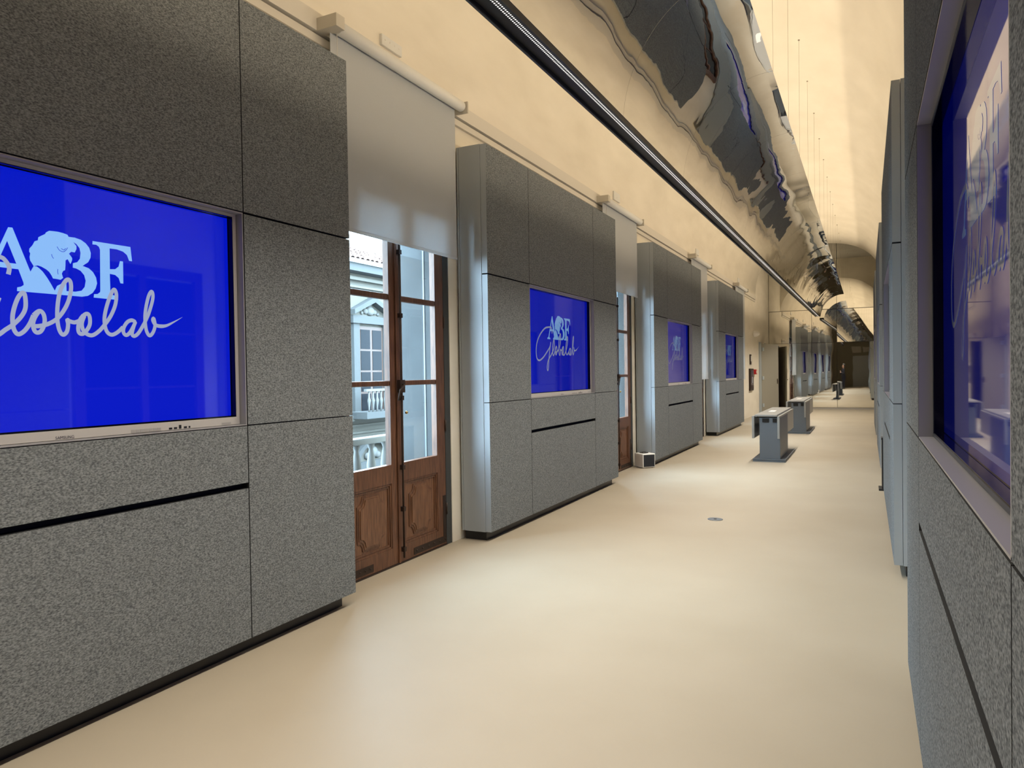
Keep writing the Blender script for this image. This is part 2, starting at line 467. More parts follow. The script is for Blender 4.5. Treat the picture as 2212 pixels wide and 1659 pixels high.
SCRIPT = [
 [(-0.2225,0.681),(-0.2185,0.709),(-0.2325,0.735),(-0.2515,0.746)] + S2([(-0.3625,0.716),(-0.4585,0.699),(-0.5685,0.637),(-0.6475,0.56),(-0.6805,0.473),(-0.6685,0.386),(-0.6095,0.358),(-0.5165,0.388),(-0.4205,0.446),(-0.3385,0.505),(-0.3135,0.557)]),
 S2([(-0.3135,0.557),(-0.3385,0.479),(-0.3655,0.376),(-0.3845,0.274),(-0.4045,0.255),(-0.4165,0.286),(-0.3915,0.35),(-0.3415,0.395)]) + [(-0.2585,0.444),(-0.2385,0.461),(-0.2095,0.483),(-0.1785,0.517),(-0.1615,0.553),(-0.1615,0.599),(-0.1695,0.614),(-0.1855,0.597),(-0.2005,0.561),(-0.2105,0.518),(-0.2095,0.476),(-0.2005,0.452),(-0.1875,0.446),(-0.1665,0.461),(-0.1465,0.49),(-0.1315,0.525)],
 [(-0.1315,0.525),(-0.1145,0.541),(-0.1015,0.544),(-0.0905,0.53),(-0.0875,0.504),(-0.0935,0.479),(-0.1055,0.46),(-0.1215,0.456),(-0.1315,0.47),(-0.1335,0.495),(-0.1245,0.52),(-0.1105,0.542)],
 [(-0.1255,0.481),(-0.1085,0.483),(-0.0765,0.492),(-0.0405,0.514),(-0.0105,0.55),(0.0125,0.596),(0.0245,0.646),(0.0225,0.679),(0.0095,0.686),(-0.0095,0.661),(-0.0255,0.619),(-0.0345,0.563),(-0.0355,0.507),(-0.0275,0.467),(-0.0135,0.451),(0.0025,0.465),(0.0085,0.495),(0.0055,0.515),(0.0145,0.51),(0.0365,0.506),(0.0595,0.515)],
 [(0.0595,0.515),(0.0795,0.541),(0.0955,0.546),(0.1035,0.531),(0.1025,0.5),(0.0875,0.473),(0.0695,0.458),(0.0545,0.463),(0.0515,0.486),(0.0595,0.517),(0.0755,0.539)],
 [(0.0795,0.537),(0.0675,0.502),(0.0745,0.472),(0.0935,0.456),(0.1165,0.455),(0.1455,0.475),(0.1745,0.508),(0.2005,0.545),(0.2225,0.594),(0.2295,0.642),(0.2195,0.665),(0.2025,0.64),(0.1825,0.587),(0.1705,0.535),(0.1725,0.496),(0.1835,0.469),(0.2045,0.46),(0.2315,0.473),(0.2575,0.497)],
 [(0.3195,0.524),(0.3025,0.531),(0.2805,0.522),(0.2625,0.497),(0.2595,0.473),(0.2725,0.461),(0.2915,0.474),(0.3145,0.512),(0.3195,0.524),(0.3055,0.487),(0.3025,0.464),(0.3155,0.459),(0.3365,0.476),(0.3645,0.519)],
 [(0.3645,0.519),(0.3885,0.566),(0.4105,0.63),(0.4135,0.663),(0.4055,0.673),(0.3905,0.649),(0.3755,0.594),(0.3695,0.544),(0.3745,0.49),(0.3905,0.464),(0.4095,0.479),(0.4215,0.513),(0.4155,0.546),(0.4105,0.536),(0.4285,0.514),(0.4765,0.514),(0.5255,0.536),(0.5765,0.564)],
]
def par(p):
    # outlines were measured on the frame plane; the glass lies 33 mm deeper
    return ((p[0] + 1.8555) * 1.0105 - 1.8555, (p[1] - 0.26) * 1.0105 + 0.26)
def catmull(P, k=5):
    out = []
    for i in range(len(P) - 1):
        p0, p1, p2, p3 = P[max(i - 1, 0)], P[i], P[i + 1], P[min(i + 2, len(P) - 1)]
        for s in range(k):
            t = s / k
            out.append(tuple(0.5 * (2 * p1[j] + (p2[j] - p0[j]) * t + (2 * p0[j] - 5 * p1[j] + 4 * p2[j] - p3[j]) * t * t
                                    + (3 * p1[j] - p0[j] - 3 * p2[j] + p3[j]) * t ** 3) for j in (0, 1)))
    out.append(P[-1])
    return out

def ribbon(bm, P, wd, x, taper=False):
    P = catmull([par(p) for p in P])
    n = len(P)
    L = []
    for i, (a, b) in enumerate(P):
        q0, q1 = P[max(i - 1, 0)], P[min(i + 1, n - 1)]
        dx, dy = q1[0] - q0[0], q1[1] - q0[1]
        d = math.hypot(dx, dy) or 1e-6
        h = wd / 2
        if taper and i > n - 14:
            h *= (n - 1 - i) / 13 * 1.1
        L.append((bm.verts.new((x, a - dy / d * h, b + dx / d * h)), bm.verts.new((x, a + dy / d * h, b - dx / d * h))))
    for p, q in zip(L, L[1:]):
        bm.faces.new((p[0], p[1], q[1], q[0]))

def flat(bm, P, x):
    bm.faces.new([bm.verts.new((x, a, b)) for a, b in map(par, P)])

def text_mesh(body, size):
    cu = bpy.data.curves.new('print', 'FONT')
    cu.body = body; cu.size = size; cu.align_x = 'CENTER'; cu.offset = 0.0
    to = bpy.data.objects.new('print', cu)
    C.objects.link(to)
    bpy.context.view_layer.update()
    dg = bpy.context.evaluated_depsgraph_get()
    me = bpy.data.meshes.new_from_object(to.evaluated_get(dg))
    C.objects.unlink(to); bpy.data.objects.remove(to)
    return me

def make_display(fm, bar):
    t = thing('interactive_display', '', 'screen')
    H = 1.136
    hw = 0.9205
    bm = bmesh.new()
    xf = 0.092
    bx(bm, 0.0, xf, -hw, hw, 0.008, bar)                 # bottom bar
    bx(bm, 0.0, xf, -hw, hw, H - 0.016, H)
    bx(bm, 0.0, xf, -hw, -hw + 0.021, bar, H - 0.016)
    bx(bm, 0.0, xf, hw - 0.021, hw, bar, H - 0.016)
    obj('frame', bm, fm, t)
    bm = bmesh.new()
    wi = hw - 0.021
    bx(bm, 0.0, xf - 0.034, -wi, wi, bar, H - 0.016)
    bx(bm, xf - 0.034, xf - 0.002, -wi, -wi + 0.003, bar, H - 0.016)
    bx(bm, xf - 0.034, xf - 0.002, wi - 0.003, wi, bar, H - 0.016)
    bx(bm, xf - 0.034, xf - 0.002, -wi, wi, bar, bar + 0.003)
    bx(bm, xf - 0.034, xf - 0.002, -wi, wi, H - 0.019, H - 0.016)
    bz = obj('bezel', bm, M_BEZEL, t)
    bm = bmesh.new()
    bx(bm, xf - 0.0345, xf - 0.033, -0.892, 0.892, bar + 0.006, H - 0.022)
    sc = obj('screen', bm, M_SCREEN, t)
    bm = bmesh.new()
    x = xf - 0.0320
    for P in SCRIPT:
        ribbon(bm, P, 0.0175, x, P is SCRIPT[-1])
    obj('script_logo', bm, M_LOGOG, sc)
    bm = bmesh.new()
    for P in (LOGO_BODY, LOGO_AL, LOGO_ABAR, LOGO_HEAD, LOGO_F):
        flat(bm, P, x - 0.0004)
    obj('letter_logo', bm, M_LOGOW, sc)
    for P in ([(-0.030, 0.820), (-0.020, 0.806), (-0.004, 0.802), (0.008, 0.812), (0.014, 0.822)],
              [(-0.013, 0.815), (-0.002, 0.810), (0.006, 0.818)],
              [(-0.053, 0.785), (-0.050, 0.774), (-0.045, 0.768)],
              [(-0.029, 0.726), (-0.030, 0.714), (-0.028, 0.704)]):
        bm = bmesh.new()
        ribbon(bm, P, 0.0022, x)
        obj('portrait_line', bm, M_LOGOB, sc)
    for k in range(7):
        boxo('button', (xf - 0.001, xf + 0.0012, 0.285 + k * 0.0225, 0.305 + k * 0.0225, 0.010, 0.024), M_BTN, t, 0.0004)
    for k, wd in enumerate((0.018, 0.018, 0.014, 0.018, 0.010)):
        yk = 0.484 + k * 0.028
        boxo('port', (xf - 0.001, xf + 0.0008, yk, yk + wd, 0.011, 0.011 + (0.018 if k == 2 else 0.009)), M_PORT, t)
    boxo('label_plate', (xf - 0.001, xf + 0.0008, 0.800, 0.860, 0.012, 0.022), M_BTN, t)
    me = text_mesh('SAMSUNG', 0.0175)
    me.materials.append(M_TEXT)
    lt = bpy.data.objects.new('brand_lettering', me)
    C.objects.link(lt); lt.parent = t
    lt.matrix_local = Matrix(((0, 0, 1, xf + 0.0009), (1, 0, 0, -0.017), (0, 1, 0, 0.011), (0, 0, 0, 1)))
    return t

cab0 = make_cabinet()
dis0 = make_display(M_SCRFRAME, 0.048)
dis1 = make_display(M_CHAN, 0.020)
for ch in list(dis1.children):
    if ch.name.split('.')[0] in ('button', 'port', 'label_plate', 'brand_lettering'):
        bpy.data.objects.remove(ch)
B_EDGE = 3.87
LEFT = ['first grey fabric cabinet on the window side, nearest the camera',
        'second grey fabric cabinet on the window side, beyond the big wooden window door',
        'third grey fabric cabinet on the window side, just behind the white cube speaker',
        'fourth and farthest grey fabric cabinet on the window side, beside the fire hose box']
RIGHT = ['grey fabric cabinet at the right edge, nearest the camera',
         'second grey fabric cabinet along the right wall, behind the nearest one',
         'third grey fabric cabinet along the right wall, a narrow sliver',
         'farthest grey fabric cabinet along the right wall, next to the mirrors']
DL = ['large blue logo screen at far left, nearest the camera',
      'blue logo screen set in the second window-side cabinet',
      'blue logo screen set in the third window-side cabinet',
      'smallest blue logo screen, in the farthest window-side cabinet']
DR = ['blue screen seen edge-on at the right edge of the picture',
      'narrow blue screen edge in the second right-hand cabinet',
      'thin blue screen edge in the third right-hand cabinet',
      'barely visible blue screen edge in the farthest right-hand cabinet']
for side in (0, 1):
    for i in range(4):
        c = cab0 if (side == 0 and i == 0) else copy_tree(cab0)
        pd = (dis0, dis1)[side]
        d = pd if i == 0 else copy_tree(pd)
        if side == 0:
            y0 = A_EDGE - W_CAB + i * PITCH_Y
            c.location = (WALL_L, y0, 0)
            d.location = (WALL_L + 0.182, y0 + WS + WC / 2, Z1)
        else:
            y1 = B_EDGE + i * PITCH_Y
            c.location = (WALL_R, y1, 0)
            c.rotation_euler.z = math.pi
            d.location = (WALL_R - 0.182, y1 - WS - WC / 2, Z1)
            d.rotation_euler.z = math.pi
        tag(c, (LEFT, RIGHT)[side][i], 'cabinet', ('cabinets along the window wall', 'cabinets along the right wall')[side])
        tag(d, (DL, DR)[side][i], 'screen', ('logo screens on the window side', 'logo screens on the right side')[side])

# ------------------------------------------------------------------ window doors
def make_door():
    t = thing('door_1', '', None, kind='structure')
    # local: x towards the room (0 = wall face), y along the corridor from the bay centre
    def stick(name, b, m, par, bev=0.003):
        return boxo(name, b, m, par, bev)
    T, top = 0.05, DOOR_TOP - 0.06
    for s in (-1, 1):
        y_o, y_i = (0.80, 0.715)
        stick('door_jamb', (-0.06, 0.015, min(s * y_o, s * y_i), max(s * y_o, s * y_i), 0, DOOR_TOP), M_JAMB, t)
        stick('casing', (0.0, 0.012, min(s * 0.80, s * 0.885), max(s * 0.80, s * 0.885), 0, DOOR_TOP + 0.08), M_TRIM, t)
    stick('head_frame', (-0.06, 0.015, -0.715, 0.715, DOOR_TOP - 0.055, DOOR_TOP), M_WOOD, t)
    stick('threshold', (-0.06, 0.02, -0.715, 0.715, 0.0, 0.012), M_IRON, t)
    # outer reveals
    for s in (-1, 1):
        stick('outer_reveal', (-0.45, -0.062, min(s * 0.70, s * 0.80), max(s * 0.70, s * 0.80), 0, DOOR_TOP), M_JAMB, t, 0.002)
        stick('reveal_groove', (-0.185, -0.170, min(s * 0.694, s * 0.70), max(s * 0.694, s * 0.70), 0, DOOR_TOP), M_TABLE, t, 0.001)
    panes_z = [(0.80, 1.415), (1.455, 2.085), (2.130, 2.80)]
    for s in (-1, 1):
        ya, yb = 0.006, 0.705                        # meeting edge, hinge edge (times s)
        Y = lambda a, b: (min(s * a, s * b), max(s * a, s * b))
        bm = bmesh.new()
        x0, x1 = -0.035, 0.015
        bx(bm, x0, x1, *Y(ya, 0.085), 0.015, top)            # meeting stile
        bx(bm, x0, x1, *Y(0.575, yb), 0.015, top)            # hinge stile
        bx(bm, x0, x1, *Y(0.085, 0.575), 0.015, 0.145)       # bottom rail
        bx(bm, x0, x1, *Y(0.085, 0.575), 0.655, 0.80)        # lock rail
        bx(bm, x0, x1, *Y(0.085, 0.575), 2.80, top)
        leaf = obj('door_leaf', bm, M_WOOD, t)
        for k, (za, zb) in enumerate(panes_z):
            boxo('pane', (-0.014, -0.010, *Y(0.083, 0.577), za - 0.002, zb + 0.002), M_GLASS, leaf)
            if k:
                bm = bmesh.new()
                bx(bm, -0.03, 0.012, *Y(0.085, 0.575), panes_z[k - 1][1], za)
                bevel(bm, 0.008, 2)
                obj('muntin', bm, M_WOOD, leaf)
        # recessed panel with moulding frame and carved cartouche
        boxo('panel', (-0.02, -0.004, *Y(0.083, 0.577), 0.143, 0.657), M_WOODP, leaf)
        bm = bmesh.new()
        for w_, xx in ((0.0, 0.010), (0.018, 0.003)):
            ya_, yb_, za_, zb_ = 0.085 + w_, 0.575 - w_, 0.145 + w_, 0.655 - w_
            bx(bm, -0.004, xx, *Y(ya_, ya_ + 0.016), za_, zb_)
            bx(bm, -0.004, xx, *Y(yb_ - 0.016, yb_), za_, zb_)
            bx(bm, -0.004, xx, *Y(ya_, yb_), za_, za_ + 0.016)
            bx(bm, -0.004, xx, *Y(ya_, yb_), zb_ - 0.016, zb_)
        obj('panel_moulding', bm, M_WOOD, leaf)
        def cart(hw, hh, c):
            P = [(-hw + c, -hh), (hw - c, -hh)]
            P += [(hw - c + c * (1 - math.cos(a)) * 1.0, -hh + c * math.sin(a) * 1.15) for a in (0.5, 1.0, 1.57)]
            P += [(hw, hh - c * 1.15)]
            P += [(hw - c * math.sin(a), hh - c * 1.15 + c * 1.15 * (1 - math.cos(a))) for a in (0.5, 1.0, 1.57)]
            P += [(-hw + c, hh)]
            P += [(-hw + c - c * (1 - math.cos(a)), hh - c * 1.15 * math.sin(a)) for a in (0.5, 1.0, 1.57)]
            P += [(-hw, -hh + c * 1.15)]
            P += [(-hw + c * math.sin(a), -hh + c * 1.15 - c * 1.15 * (1 - math.cos(a))) for a in (0.5, 1.0, 1.57)]
            Q = []
            for p in P:
                if not Q or math.hypot(p[0] - Q[-1][0], p[1] - Q[-1][1]) > 1e-4: Q.append(p)
            return Q
        yc, zc = 0.33 * s, 0.40
        for hw_, hh_, xt, nm, mm in ((0.165, 0.205, 0.002, 'cartouche_border', M_WOOD), (0.150, 0.190, 0.006, 'cartouche_border', M_WOODP), (0.136, 0.176, 0.012, 'cartouche', M_WOODP)):
            P = cart(hw_, hh_, 0.062)
            bm = bmesh.new()
            f = bm.faces.new([bm.verts.new((-0.004, yc + a, zc + b)) for a, b in P])
            r = bmesh.ops.extrude_face_region(bm, geom=[f])
            for v in r['geom']:
                if isinstance(v, bmesh.types.BMVert): v.co.x = xt
            obj(nm, bm, mm, leaf)
        # iron straps and studs at the foot
        boxo('kick_strap', (0.015, 0.018, *Y(0.20 if s > 0 else 0.33, 0.700), 0.030, 0.085), M_IRON, leaf)
        if s > 0:
            boxo('kick_strap', (0.015, 0.018, *Y(0.655, 0.700), 0.085, 0.44), M_IRON, leaf)
        for k in range(6):
            yk = s * (0.24 + k * 0.088) if s > 0 else s * (0.37 + k * 0.06)
            bm = bmesh.new()
            bmesh.ops.create_uvsphere(bm, u_segments=8, v_segments=5, radius=0.008)
            obj('stud', bm, M_IRON, leaf, (0.018, yk, 0.058), True)
        for zh in (0.32, 1.05, 1.95):
            bm = bmesh.new()
            tube(bm, [(0.02, s * 0.709, zh - 0.05), (0.02, s * 0.709, zh + 0.05)], 0.008)
            obj('hinge', bm, M_IRON, leaf)
    # espagnolette on the meeting stiles
    bm = bmesh.new()
    bx(bm, 0.015, 0.03, -0.012, 0.012, 0.015, top)
    bevel(bm, 0.004, 1)
    obj('astragal', bm, M_WOOD, t)
    bm = bmesh.new()
    tube(bm, [(0.042, 0.03, 0.05), (0.042, 0.03, 2.6)], 0.008)
    for zz in (0.10, 0.42, 0.75, 1.30, 1.95, 2.45):
        bx(bm, 0.015, 0.055, 0.015, 0.045, zz, zz + 0.035)
    bolt = obj('espagnolette_bolt', bm, M_IRON, t)
    bm = bmesh.new()
    bx(bm, 0.02, 0.06, -0.01, 0.055, 1.36, 1.46)
    tube(bm, [(0.05, 0.02, 1.42), (0.075, 0.02, 1.42), (0.08, -0.04, 1.38), (0.075, -0.055, 1.30)], 0.009)
    obj('bolt_handle', bm, M_IRON, bolt)
    bm = bmesh.new()
    bmesh.ops.create_uvsphere(bm, u_segments=10, v_segments=6, radius=0.013)
    obj('knob', bm, mat('brass_knob', (0.5, 0.36, 0.14, 1), 0.25, 1.0), bolt, (0.055, 0.075, 1.20), True)
    return t
door0 = make_door()
DLAB = ['brown wooden glazed double door under the large blind, nearest the camera',
        'half hidden wooden glazed door behind the white cube speaker',
        'wooden glazed door behind the third cabinet, under a long blind',
        'farthest wooden glazed door, seen in the mirrors']
for i, gy in enumerate(GAPC):
    d = door0 if i == 0 else copy_tree(door0)
    d.name = 'door_%d' % (i + 1)
    d.location = (WALL_L - 0.02, gy, 0)
    d['label'] = DLAB[i]
    d['kind'] = 'structure'

# dark inner windows in the bays of the right-hand wall (seen in the canopy reflections)
def make_window():
    t = thing('window_1', '', None, kind='structure')
    for s_ in (-1, 1):
        boxo('window_frame', (0.002, 0.06, min(s_ * 0.62, s_ * 0.72), max(s_ * 0.62, s_ * 0.72), 0, 1.9), M_WOOD, t, 0.004)
    boxo('window_frame', (0.002, 0.06, -0.62, 0.62, 1.80, 1.9), M_WOOD, t, 0.004)
    boxo('window_frame', (0.002, 0.06, -0.62, 0.62, 0.0, 0.10), M_WOOD, t, 0.004)
    boxo('mullion', (0.002, 0.055, -0.04, 0.04, 0.10, 1.80), M_WOOD, t, 0.004)
    for s_ in (-1, 1):
        for k in range(3):
            boxo('pane', (0.004, 0.02, min(s_ * 0.045, s_ * 0.615), max(s_ * 0.045, s_ * 0.615), 0.105 + k * 0.565, 0.65 + k * 0.565), M_BEZEL, t)
            if k:
                boxo('muntin', (0.004, 0.035, min(s_ * 0.04, s_ * 0.62), max(s_ * 0.04, s_ * 0.62), 0.652 + (k - 1) * 0.565, 0.668 + (k - 1) * 0.565), M_WOOD, t)
    return t
win0 = make_window()
for i in range(3):
    d = win0 if i == 0 else copy_tree(win0)
    d.name = 'window_%d' % (i + 1)
    d.location = (WALL_R, B_EDGE + GAP / 2 + i * PITCH_Y, 0.75)
    d.rotation_euler.z = math.pi
    d['kind'] = 'structure'
    d['label'] = ('nearest', 'middle', 'farthest')[i] + ' dark wooden window between the right-hand cabinets, seen in the canopy'

# ------------------------------------------------------------------ roller blinds
def make_blind(i, gy, zb, label):
    t = thing('roller_blind', label, 'blind', (WALL_L, gy, zb), group='white roller blinds over the window doors')
    y0, y1 = -0.90, 0.80
    zr = 3.835 - zb
    boxo('motor_box', (0.0, 0.215, y0, y0 + 0.085, 3.80 - zb, 3.885 - zb), M_BOXP, t, 0.002)
    boxo('end_bracket', (0.05, 0.215, y1 + 0.012, y1 + 0.03, 3.775 - zb, 3.875 - zb), M_BOXP, t, 0.002)
    bm = bmesh.new()
    tube(bm, [(0.155, y0 + 0.085, zr), (0.155, y1 - 0.0, zr), (0.155, y1 + 0.012, zr)], [0.046, 0.046, 0.040], 24)
    obj('roller_tube', bm, M_WHITE, t)
    boxo('cloth', (0.108, 0.1095, y0 + 0.06, y1 - 0.03, 0.02, zr), M_BLIND, t)
    boxo('bottom_bar', (0.102, 0.116, y0 + 0.06, y1 - 0.03, 0.0, 0.024), M_BLIND, t, 0.003)
    bm = bmesh.new()
    tube(bm, [(0.16, y0 + 0.07, zr - 0.05), (0.16, y0 + 0.07, max(0.1, zr - 1.6))], 0.0025, 6)
    obj('pull_chain', bm, M_WHITE, t)
    return t
BL = [2.50, 2.65, 1.30, 1.22]
BLAB = ['large white roller blind above the nearest wooden window door',
        'white roller blind between the second and third window-side cabinets',
        'long lowered white roller blind between the third and fourth window-side cabinets',
        'farthest white roller blind, beyond the fourth window-side cabinet']
for i, gy in enumerate(GAPC):
    make_blind(i, gy, BL[i], BLAB[i])
    bm = bmesh.new()
    bx(bm, WALL_L, WALL_L + 0.001, 0, 0.001, 0, 0.001)
    bm.clear()
    # small white control plate on the vault above each blind
    n = 4 if i == 0 else 1
    wd = 0.26 if i == 0 else 0.28
    t = thing('control_plate', ('long white control plate with four dots above the nearest blind', 'small white control plate above the second blind',
              'small white control plate above the third blind', 'small white control plate above the farthest blind')[i], 'wall plate',
              (WALL_L + 0.005, gy + (-0.02, 0.06, 0.19, 0.30)[i], 4.02), group='control plates above the blinds')
    bm = bmesh.new()
    bx(bm, -0.004, 0.022, -wd / 2, wd / 2, 0, 0.085 if i == 0 else 0.125)
    bevel(bm, 0.003, 1)
    obj('plate', bm, M_WHITE, t)
    for k in range(n):
        bm = bmesh.new()
        bmesh.ops.create_uvsphere(bm, u_segments=8, v_segments=5, radius=0.006)
        obj('indicator_dot', bm, M_SPKW, t, (0.022, (k - (n - 1) / 2) * 0.06, 0.05), True)

# ------------------------------------------------------------------ mirrored canopy, light track and wires
def lerp(a, b, t): return a + (b - a) * t
RE0, RE1 = Vector((-0.693, 5.84, 4.026)), Vector((-0.688, 27.5, 4.10))
LE0, LE1 = Vector((-1.463, 5.84, 3.221)), Vector((-1.455, 27.5, 3.34))
def canopy_edges(y):
    t = (y - 5.84) / (27.5 - 5.84)
    return RE0.lerp(RE1, t), LE0.lerp(LE1, t)
def canopy_pt(y, s):
    R, L = canopy_edges(y)
    L = L - Vector((0, 0, 0.075))
    a = (0.06 + 0.94 * s) * math.pi / 2    # s=0 lower left edge, s=1 upper right edge
    return Vector((R.x - (R.x - L.x) * math.cos(a), y, L.z + (R.z - L.z) * math.sin(a)))
can = thing('mirror_canopy', 'long curved mirror-polished canopy hanging under the vault', 'canopy', (-1.4, 12, 3.7))
STEP = 1.757
ys = [27.5 - STEP * k for k in range(16, -1, -1)]
for k in range(len(ys) - 1):
    bm = bmesh.new()
    ny, ns = 20, 28
    grid = []
    for j in range(ny + 1):
        yy = lerp(ys[k] + 0.001, ys[k + 1] - 0.001, j / ny)
        row = []
        for i in range(ns + 1):
            s = i / ns
            p = canopy_pt(yy, s)
            a = (0.06 + 0.94 * s) * math.pi / 2
            nrm = Vector((-math.cos(a), 0, math.sin(a)))
            edge = min(1, 6 * max(0, s - 0.06), 10 * (1 - s))
            d = noise.noise(Vector((yy * 1.1, s * 2.2, 3.1))) * 0.010 * edge + noise.noise(Vector((yy * 3.0, s * 5, 7))) * 0.0022 * edge
            p += nrm * d
            row.append(bm.verts.new(p - can.location))
        grid.append(row)
    for a_, b_ in zip(grid, grid[1:]):
        for i in range(ns):
            bm.faces.new((a_[i], a_[i + 1], b_[i + 1], b_[i])).smooth = True
    o = obj('mirror_panel', bm, M_MIRROR, can, smooth=True)
    so = o.modifiers.new('thick', 'SOLIDIFY')
    so.thickness = 0.004
    es = o.modifiers.new('split', 'EDGE_SPLIT')
    es.split_angle = math.radians(40)
# suspension wires
wy = [6.55 + 1.375 * k for k in range(-4, 16)]
for yy in wy:
    p = canopy_pt(yy, 1.0) + Vector((-0.012, 0, 0))
    zt = vault_z(p.x) if yy < Y_ARCH else 6.3
    bm = bmesh.new()
    tube(bm, [p - can.location, Vector((p.x, yy, zt)) - can.location], 0.0014, 6)
    wo = obj('suspension_wire', bm, M_WIRE, can)
    bm = bmesh.new()
    tube(bm, [(0, 0, -0.012), (0, 0, 0.01)], 0.011, 10)
    obj('ceiling_cap', bm, M_WIRE, wo, Vector((p.x, yy, zt)) - can.location)

tr = thing('light_track', 'long black linear light track along the lower edge of the canopy', 'lamp', (-1.9, 12, 3.5))
TY0, TY1 = -1.6, 27.45
def track_c(y):
    R, L = canopy_edges(y)
    return Vector((L.x - 0.078, y, L.z + 0.012))
a0, a1 = track_c(TY0), track_c(TY1)
def along(bm, x0, x1, z0, z1, mi=0):
    vs = []
    for c in (a0, a1):
        for x, z in ((x0, z0), (x1, z0), (x1, z1), (x0, z1)):
            vs.append(bm.verts.new(c + Vector((x, 0, z)) - tr.location))
    for q in ((0, 1, 2, 3), (4, 7, 6, 5), (0, 4, 5, 1), (1, 5, 6, 2), (2, 6, 7, 3), (3, 7, 4, 0)):
        bm.faces.new([vs[i] for i in q]).material_index = mi
bm = bmesh.new()
along(bm, -0.075, -0.062, -0.022, 0.065)
along(bm, 0.055, 0.068, -0.022, 0.065)
along(bm, -0.062, 0.055, 0.055, 0.065)
obj('housing', bm, M_CHAN, tr)
bm = bmesh.new()
along(bm, -0.0615, 0.0545, 0.0, 0.054)
along(bm, -0.062, -0.059, -0.020, 0.0)
along(bm, 0.052, 0.055, -0.020, 0.0)
obj('louvre', bm, M_BLACK, tr)
bm = bmesh.new()
yy = 2.0
def disc(c, r, n=6):
    bm.faces.new([bm.verts.new(c + Vector((r * math.cos(6.2832 * k / n), r * math.sin(6.2832 * k / n), 0)) - tr.location) for k in range(n)])
while yy < TY1 - 0.05:
    c = track_c(yy)
    disc(c + Vector((0.010, 0, -0.002)), 0.0050)
    disc(c + Vector((0.028, 0.00875, -0.002)), 0.0050)
    yy += 0.0175
o = obj('led_dots', bm, M_LED, tr)
o['kind'] = 'stuff'
# the track's own uplight and the uplight on top of the canopy
def long_light(name, p0, p1, wd, power, direction, spread=180, color=None):
    d = bpy.data.lights.new(name, 'AREA')
    d.shape = 'RECTANGLE'
    ln = (p1 - p0).length
    d.size, d.size_y = wd, ln
    d.energy = power
    d.color = color or WARM
    d.spread = math.radians(spread)
    o = bpy.data.objects.new(name, d)
    yv = (p1 - p0).normalized()
    zv = -(Vector(direction) - yv * yv.dot(Vector(direction))).normalized()
    xv = yv.cross(zv)
    m = Matrix((xv, yv, zv)).transposed().to_4x4()
    m.translation = (p0 + p1) / 2
    o.matrix_world = m
    C.objects.link(o)
    return o
off = Vector((-0.01, 0, 0.072))
long_light('track_uplight', a0 + off, a1 + off, 0.04, WARM_POWER_TRACK, (-0.40, 0, 0.92))
dn = Vector((0.019, 0, -0.006))
long_light('track_downlight', a0 + dn, a1 + dn, 0.02, DOWN_POWER, (0, 0, -1), 122, (1.0, 0.91, 0.77))
c0 = canopy_pt(-1.0, 0.80) + Vector((0.0, 0, 0.12)); c1 = canopy_pt(24.4, 0.80) + Vector((0, 0, 0.12))
long_light('canopy_uplight', c0, c1, 0.06, WARM_POWER_TOP, (0.25, 0, 1))

# ------------------------------------------------------------------ mirror wall at the far end
mw = thing('mirror_wall', 'floor-to-vault mirror panels closing the far end of the hall', 'mirror', (-1.4, Y_END, 0))
def mpanel(x0, x1, z0, z1, ax, az):
    # rotated slightly about its own centre: ax turns left/right, az leans
    bm = bmesh.new()
    g = 0.006
    bx(bm, -(x1 - x0) / 2 + g, (x1 - x0) / 2 - g, -0.006, 0.006, -(z1 - z0) / 2 + g, (z1 - z0) / 2 - g)
    o = obj('mirror_panel', bm, M_MIRWALL, mw)
    o.location = ((x0 + x1) / 2 + 1.4, -0.13, (z0 + z1) / 2)
    o.rotation_euler = (math.radians(az), 0, math.radians(ax))
    return o
ZM1, ZM2, ZM3 = 2.45, 3.66, 6.25
mpanel(WALL_L + 0.01, -1.80, 0.06, ZM1, -0.6, 0)
mpanel(-1.80, -0.955, 0.06, ZM1, -0.7, 0)
mpanel(-0.955, WALL_R - 0.01, 0.06, ZM1, 0.0, 0)
mpanel(WALL_L + 0.01, -1.80, ZM1, ZM2, -0.6, 0)
mpanel(-1.80, -0.955, ZM1, ZM2, -0.7, 0.3)
mpanel(-0.955, WALL_R - 0.01, ZM1, ZM2, -2.2, -1.8)
mpanel(WALL_L + 0.01, -0.955, ZM2, ZM3, -0.6, -2.6)
mpanel(-0.955, WALL_R - 0.01, ZM2, ZM3, -0.6, -2.6)
boxo('bottom_rail', (WALL_L + 1.41, WALL_R + 1.39, -0.16, -0.10, 0.0, 0.055), M_SCRFRAME, mw)

# ------------------------------------------------------------------ service door ajar by the mirrors
d5 = thing('door_5', 'grey service door ajar at the end of the window wall', None, (WALL_L + 0.03, DY0 + 0.02, 0), kind='structure')
lf = thing('door_leaf', None, None)
del_keys = [k for k in lf.keys()]
bpy.data.objects.remove(lf)
bm = bmesh.new()
bx(bm, -0.025, 0.025, 0.0, 1.20, 0.01, DH - 0.01)
lf = obj('door_leaf', bm, M_DOORG, d5)
lf.rotation_euler.z = math.radians(-21)
for zh in (0.25, 1.2, 2.2):
    boxo('hinge', (0.025, 0.045, 0.02, 0.14, zh - 0.06, zh + 0.06), M_STEEL, lf, 0.004)
bm = bmesh.new()
tube(bm, [(0.025, 1.12, 1.08), (0.075, 1.12, 1.08), (0.075, 1.00, 1.08)], 0.011)
bx(bm, 0.025, 0.032, 1.09, 1.15, 0.98, 1.16)
obj('door_handle', bm, M_IRON, lf)
boxo('door_frame', (-0.04, 0.02, -0.34, -0.02, 0.0, DH + 0.04), M_STEEL, d5)
